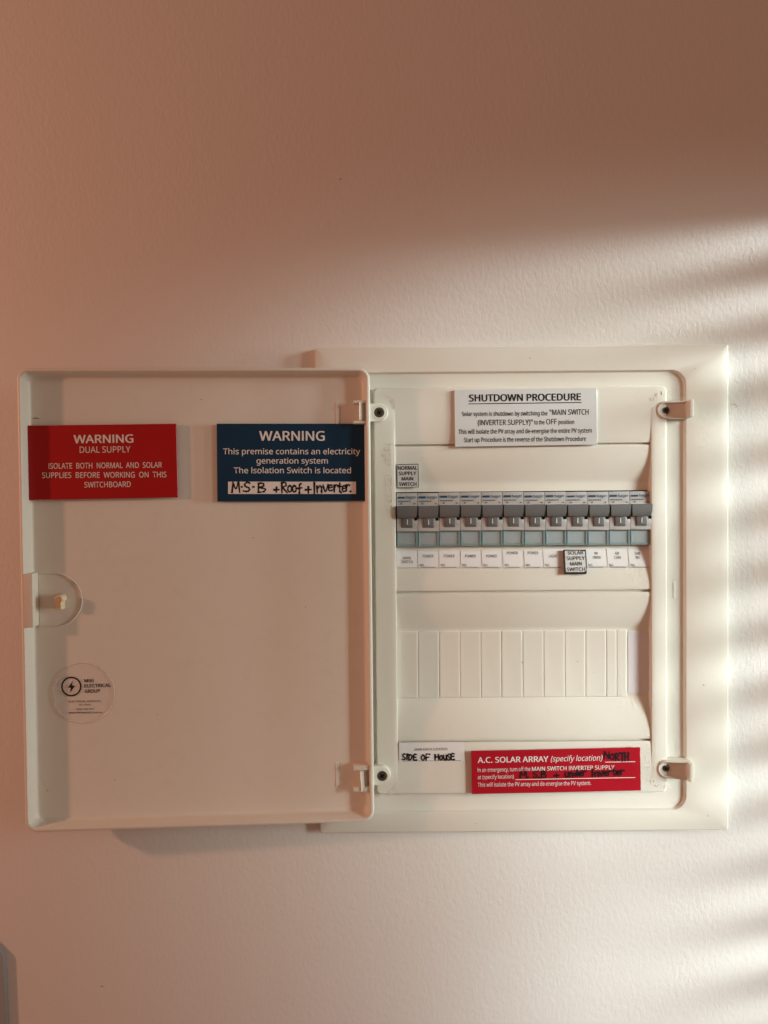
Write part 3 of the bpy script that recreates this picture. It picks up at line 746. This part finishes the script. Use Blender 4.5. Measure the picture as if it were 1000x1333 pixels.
# ------------------------------------------------------------------ paper tags under the breakers
TAGS = [(517, 543, ['MAIN', 'SWITCH'], 0), (544.5, 570.5, ['POWER'], 0), (572, 598, ['POWER'], 0), (600, 625.5, ['POWER'], 0), (627.5, 652.5, ['POWER'], 0), (655, 680, ['POWER'], 4),
        (682.5, 706, ['POWER'], 4), (707.5, 733.5, ['LIGHT'], 0), (763.5, 788.5, ['W/', 'OVEN'], 4), (790.5, 816.5, ['AIR', 'CON'], 4), (818.5, 845.5, ['SUB', 'BD'], 4)]
ORD = ['first', 'second', 'third', 'fourth', 'fifth', 'sixth', 'seventh', 'eighth', 'ninth', 'tenth', 'eleventh', 'twelfth']
DEVN = [0, 1, 2, 3, 4, 5, 6, 7, 9, 10, 11]
for i, (x0, x1, tx, up) in enumerate(TAGS):
    dm = CVD-depth(727); pm = wallp(dm)
    yt, yb = (716.5 - (2 if i > 6 else 0), 739.5 - (1 if i > 7 else 0))
    xa, xb = pm.at(x0, 728)[0], pm.at(x1, 728)[0]; za, zb = pm.at((x0+x1)/2, yb)[1], pm.at((x0+x1)/2, yt)[1]
    ox, oz = (xa+xb)/2, (za+zb)/2; oy = -(CVD-depth_z(oz))
    surf = lambda off: (lambda z: -(CVD-depth_z(z+oz)) - off - oy)
    bm = bmesh.new(); s1 = surf(.00028); n = 8
    sheet(bm, [xa-ox, xb-ox], [(s1(0)*0 + surf(.00001)(za-oz), za-oz)] + [(s1(za-oz+(zb-za)*k/n), za-oz+(zb-za)*k/n) for k in range(n+1)] + [(surf(.00001)(zb-oz), zb-oz)])
    NOFIX.add('circuit_tag')
    o = mk('circuit_tag', bm, M_paper, None, Matrix.Translation((ox, oy, oz)))
    what = ' '.join(tx)
    if tx == ['POWER']:
        k = i - 1
        lab = ['paper tag reading POWER, beside the MAIN SWITCH tag', 'paper tag reading POWER, second of the POWER tags from the left', 'paper tag reading POWER, third of the POWER tags from the left',
               'paper tag reading POWER, fourth of the POWER tags from the left', 'paper tag reading POWER, fifth of the POWER tags from the left', 'paper tag reading POWER, beside the LIGHT tag'][k]
    else: lab = {'MAIN SWITCH': 'paper tag reading MAIN SWITCH at the left end of the tags', 'LIGHT': 'paper tag reading LIGHT, just left of the SOLAR plate', 'W/ OVEN': 'paper tag reading W/ OVEN, just right of the SOLAR plate',
                 'AIR CON': 'paper tag reading AIR CON beneath the breakers', 'SUB BD': 'paper tag reading SUB BD, half in shade at the right end'}[what]
    tag(o, lab, 'tag', 'paper circuit tags under the breakers')
    cv = lambda px, py: (lambda p: (p[0]-ox, p[1]-oz))(pm.at(px, py))
    xm = (x0+x1)/2; t2 = surf(.00042); NOFIX.add('lettering')
    base = [725.6] if tx == ['POWER'] or tx == ['LIGHT'] else [726, 731.4]
    if what == 'W/ OVEN': xm += .5
    if what == 'MAIN SWITCH': base = [728, 733]
    if what == 'SUB BD': xm -= 2
    bm = bmesh.new()
    for s_, yb_ in zip(tx, base):
        wd = {'MAIN': 9.5, 'SWITCH': 14.5, 'POWER': 14, 'LIGHT': 11, 'W/': 4.6, 'OVEN': 10, 'AIR': 6, 'CON': 8.5, 'SUB': 7, 'BD': 4.8}[s_]
        put_text(bm, s_, cv(xm-wd/2, yb_-up), cv(xm+wd/2, yb_-up), 3.5*pm.scale(xm, 720), 0, .006, conform=t2)
    if i > 0:
        put_text(bm, 'N/L', cv(x0+2, 736.8), cv(x0+7.8, 736.8), 3.0*pm.scale(xm, 720), 0, .006, conform=t2)
    mk('lettering', bm, M_inkg, o)
    if i > 0:
        bm = bmesh.new(); P = [cv(x0+3, 737.8), cv(x1-4, 737.8), cv(x1-4, 738.5), cv(x0+3, 738.5)]
        bm.faces.new([bm.verts.new((p[0], t2(p[1]), p[1])) for p in P]); NOFIX.add('underline'); mk('underline', bm, M_inkg, o)

# ------------------------------------------------------------------ circuit breakers
xs0, xs1 = X(516.3, .008, 675), X(848.2, .0095, 675); PW = (xs1-xs0)/12
ztop, zbot = Z(640.5, .007), Z(710.5, .007); HB = ztop-zbot
u = HB/70.0                                      # one photo pixel at the devices
w = PW-.0003
def body_bm():
    bm = bmesh.new()
    pr = [(-.0012, 0), (-.0070, 0), (-.0075, -.6*u), (-.0080, -16*u), (-.0092, -16.3*u), (-.0092, -31.5*u), (-.0105, -32.5*u), (-.0108, -43.6*u), (-.0106, -44.6*u), (-.0106, -49.2*u), (-.0101, -49.9*u), (-.0066, -50*u), (-.0060, -70*u), (-.0012, -70*u)]
    prism_x(bm, pr, 0, w, .00012); return bm
def toggle_bm():
    bm = bmesh.new()
    pr = [(-.0082, -16.4*u), (-.0132, -16.6*u), (-.0140, -17.4*u), (-.0143, -19.5*u), (-.0142, -26*u), (-.0138, -30*u), (-.0130, -31.8*u), (-.0082, -31.8*u)]
    n = len(pr); a = [bm.verts.new((.00025 + (.0003 if k in (5, 6, 7) else 0), y, z)) for k, (y, z) in enumerate(pr)]
    b = [bm.verts.new((w-.0002 - (.0015 if k in (5, 6) else (.0007 if k == 4 else .0003)), y, z)) for k, (y, z) in enumerate(pr)]
    bm.faces.new(a); bm.faces.new(list(reversed(b)))
    for i in range(n): bm.faces.new((a[i], b[i], b[(i+1) % n], a[(i+1) % n]))
    prism_x(bm, [(-.0085, -31.75*u), (-.0121, -31.75*u), (-.0120, -36*u), (-.0117, -42*u), (-.0114, -43.6*u), (-.0085, -43.9*u)], w*.245, w*.735, .0002)
    return bm
def slot_bm():
    bm = bmesh.new(); box(bm, w*.23, w*.75, -.01092, -.0102, -45.0*u, -32.4*u); box(bm, .0004, w-.0001, -.0100, -.0088, -32.2*u, -17*u); return bm  # second box: dark plate put in for the shade between toggle bars
def window_bm():
    bm = bmesh.new(); box(bm, w*.85, w*.985, -.01095, -.0102, -35.6*u, -32.0*u); return bm
def indicator_bm():
    bm = bmesh.new(); vs = [(w*.475, -.01208, -34*u), (w*.515, -.01208, -34*u), (w*.515, -.0119, -40.5*u), (w*.475, -.0119, -40.5*u)]
    bm.faces.new([bm.verts.new((x, y-.0002, z)) for x, y, z in vs]); return bm
def holder_bm():
    bm = bmesh.new()
    box(bm, .0001, w*.085, -.0093, -.0064, -69.6*u, -50.3*u, .0003, 1); box(bm, w*.90, w-.0001, -.0093, -.0064, -69.6*u, -50.3*u, .0003, 1)
    box(bm, w*.085+.00005, w*.90-.00005, -.0090, -.0064, -69.6*u, -67.0*u, .0003, 1); box(bm, w*.085+.00005, w*.90-.00005, -.0088, -.0064, -51.5*u, -50.3*u, .0002, 1)
    return bm
def lens_bm():
    bm = bmesh.new(); box(bm, w*.085+.0001, w*.90-.0001, -.0086, -.0082, -66.9*u, -51.6*u); return bm
def insert_bm():
    bm = bmesh.new(); box(bm, w*.10, w*.885, -.0070, -.0066, -66.5*u, -52*u); return bm
def logo_bm(thick):
    bm = bmesh.new(); y = -.0082; y1 = y
    quad(bm, (w*.06, -6.9*u), (w*.39, -6.9*u), (w*.39, (-4.7 if not thick else -4.2)*u), (w*.06, (-4.7 if not thick else -4.2)*u), y)
    put_text(bm, 'hager', (w*.46, -7.0*u), (w*.94, -7.0*u), 3.5*u, y, .012); return bm
def print_bm(kind):
    bm = bmesh.new(); y = -.0084
    def dash(a, b, z, h): quad(bm, (w*a, z*u), (w*b, z*u), (w*b, (z+h)*u), (w*a, (z+h)*u), y)
    if kind: [dash(.08+.085*k, .145+.085*k, -11.3, 1.5) for k in range(7)]
    else: [dash(.12+.09*k, .165+.09*k, -10.8, .9) for k in range(5)]
    dash(.18, .27, -14.6, 1.8); dash(.83, .90, -14.6, 1.7)
    return bm
NOFIX.update(('logo', 'fine_print', 'on_mark'))
proto = {}
FIRST = {}
def bmesh_data(key, fn, m, name):
    if key not in proto:
        t = mk(name, fn(), m); proto[key] = t.data; bpy.data.objects.remove(t)
    return proto[key]
M_print = M_inkg
where = ['under the NORMAL SUPPLY plate, leftmost in the row', 'over the leftmost POWER tag', 'over the second POWER tag from the left', 'over the third POWER tag from the left', 'over the fourth POWER tag from the left',
         'over the fifth POWER tag from the left', 'over the POWER tag beside LIGHT', 'over the LIGHT tag', 'over the SOLAR SUPPLY plate', 'over the W/ OVEN tag', 'over the AIR CON tag', 'over the SUB BD tag, rightmost in the row']
src = None
def build_breaker():
    r = bpy.data.objects.new('circuit_breaker', None); COL.objects.link(r)
    bd = link('body', bmesh_data('body', body_bm, M_mcb, 'body'), r)
    tg = link('toggle', bmesh_data('toggle', toggle_bm, M_tog, 'toggle'), r); link('on_mark', bmesh_data('ind', indicator_bm, M_inkw, 'on_mark'), tg)
    link('toggle_slot_shade', bmesh_data('slot', slot_bm, M_tog, 'toggle_slot_shade'), bd); link('contact_window', bmesh_data('win', window_bm, M_hole, 'contact_window'), bd)
    ho = link('label_holder', bmesh_data('holder', holder_bm, M_teal, 'label_holder'), r)
    link('lens', bmesh_data('lens', lens_bm, M_lens, 'lens'), ho); link('label_insert', bmesh_data('insert', insert_bm, M_insert, 'label_insert'), ho)
    link('logo', bmesh_data('logo', lambda: logo_bm(False), M_blueink, 'logo'), r); link('fine_print', bmesh_data('print', lambda: print_bm(0), M_print, 'fine_print'), r)
    return r
def copy_tree(o, parent=None):
    c_ = o.copy(); COL.objects.link(c_); c_.parent = parent
    for ch in list(o.children): copy_tree(ch, c_)
    return c_
for i in range(12):
    if src is None: src = r = build_breaker()
    else: r = copy_tree(src)
    r.location = (xs0 + PW*i + .00015, 0, ztop + (random.uniform(-.00025, .00025)))
    tag(r, 'grey circuit breaker ' + where[i], 'circuit breaker', 'circuit breakers clipped side by side in the board')
    for ch in r.children:
        if ch.name.startswith('toggle'): ch.location = (random.uniform(-.0001, .0001), random.uniform(-.0003, .0003), random.uniform(-.0002, .0002)); ch.rotation_euler = (0, random.uniform(-.008, .008), 0)
    if i in (0, 8, 11):
        for ch in r.children:
            if ch.name.startswith('fine_print'): ch.data = bmesh_data('print1', lambda: print_bm(1), M_print, 'fine_print')
    else:
        for ch in r.children:
            if ch.name.startswith('logo'): ch.data = bmesh_data('logo1', lambda: logo_bm(True), M_blueink, 'logo')

# a short curled hair stuck on the wall beside the frame
pl = wallp(.0004); P = [pl.at(*p) for p in ((952, 527), (955, 526), (958, 527), (960, 529.5))]
bm = bmesh.new(); ribbon(bm, smooth_line(P), .0005, -.0004); NOFIX.add('hair'); o = mk('hair', bm, M_scuff)
tag(o, 'tiny curled dark hair stuck on the wall right of the frame', 'hair')
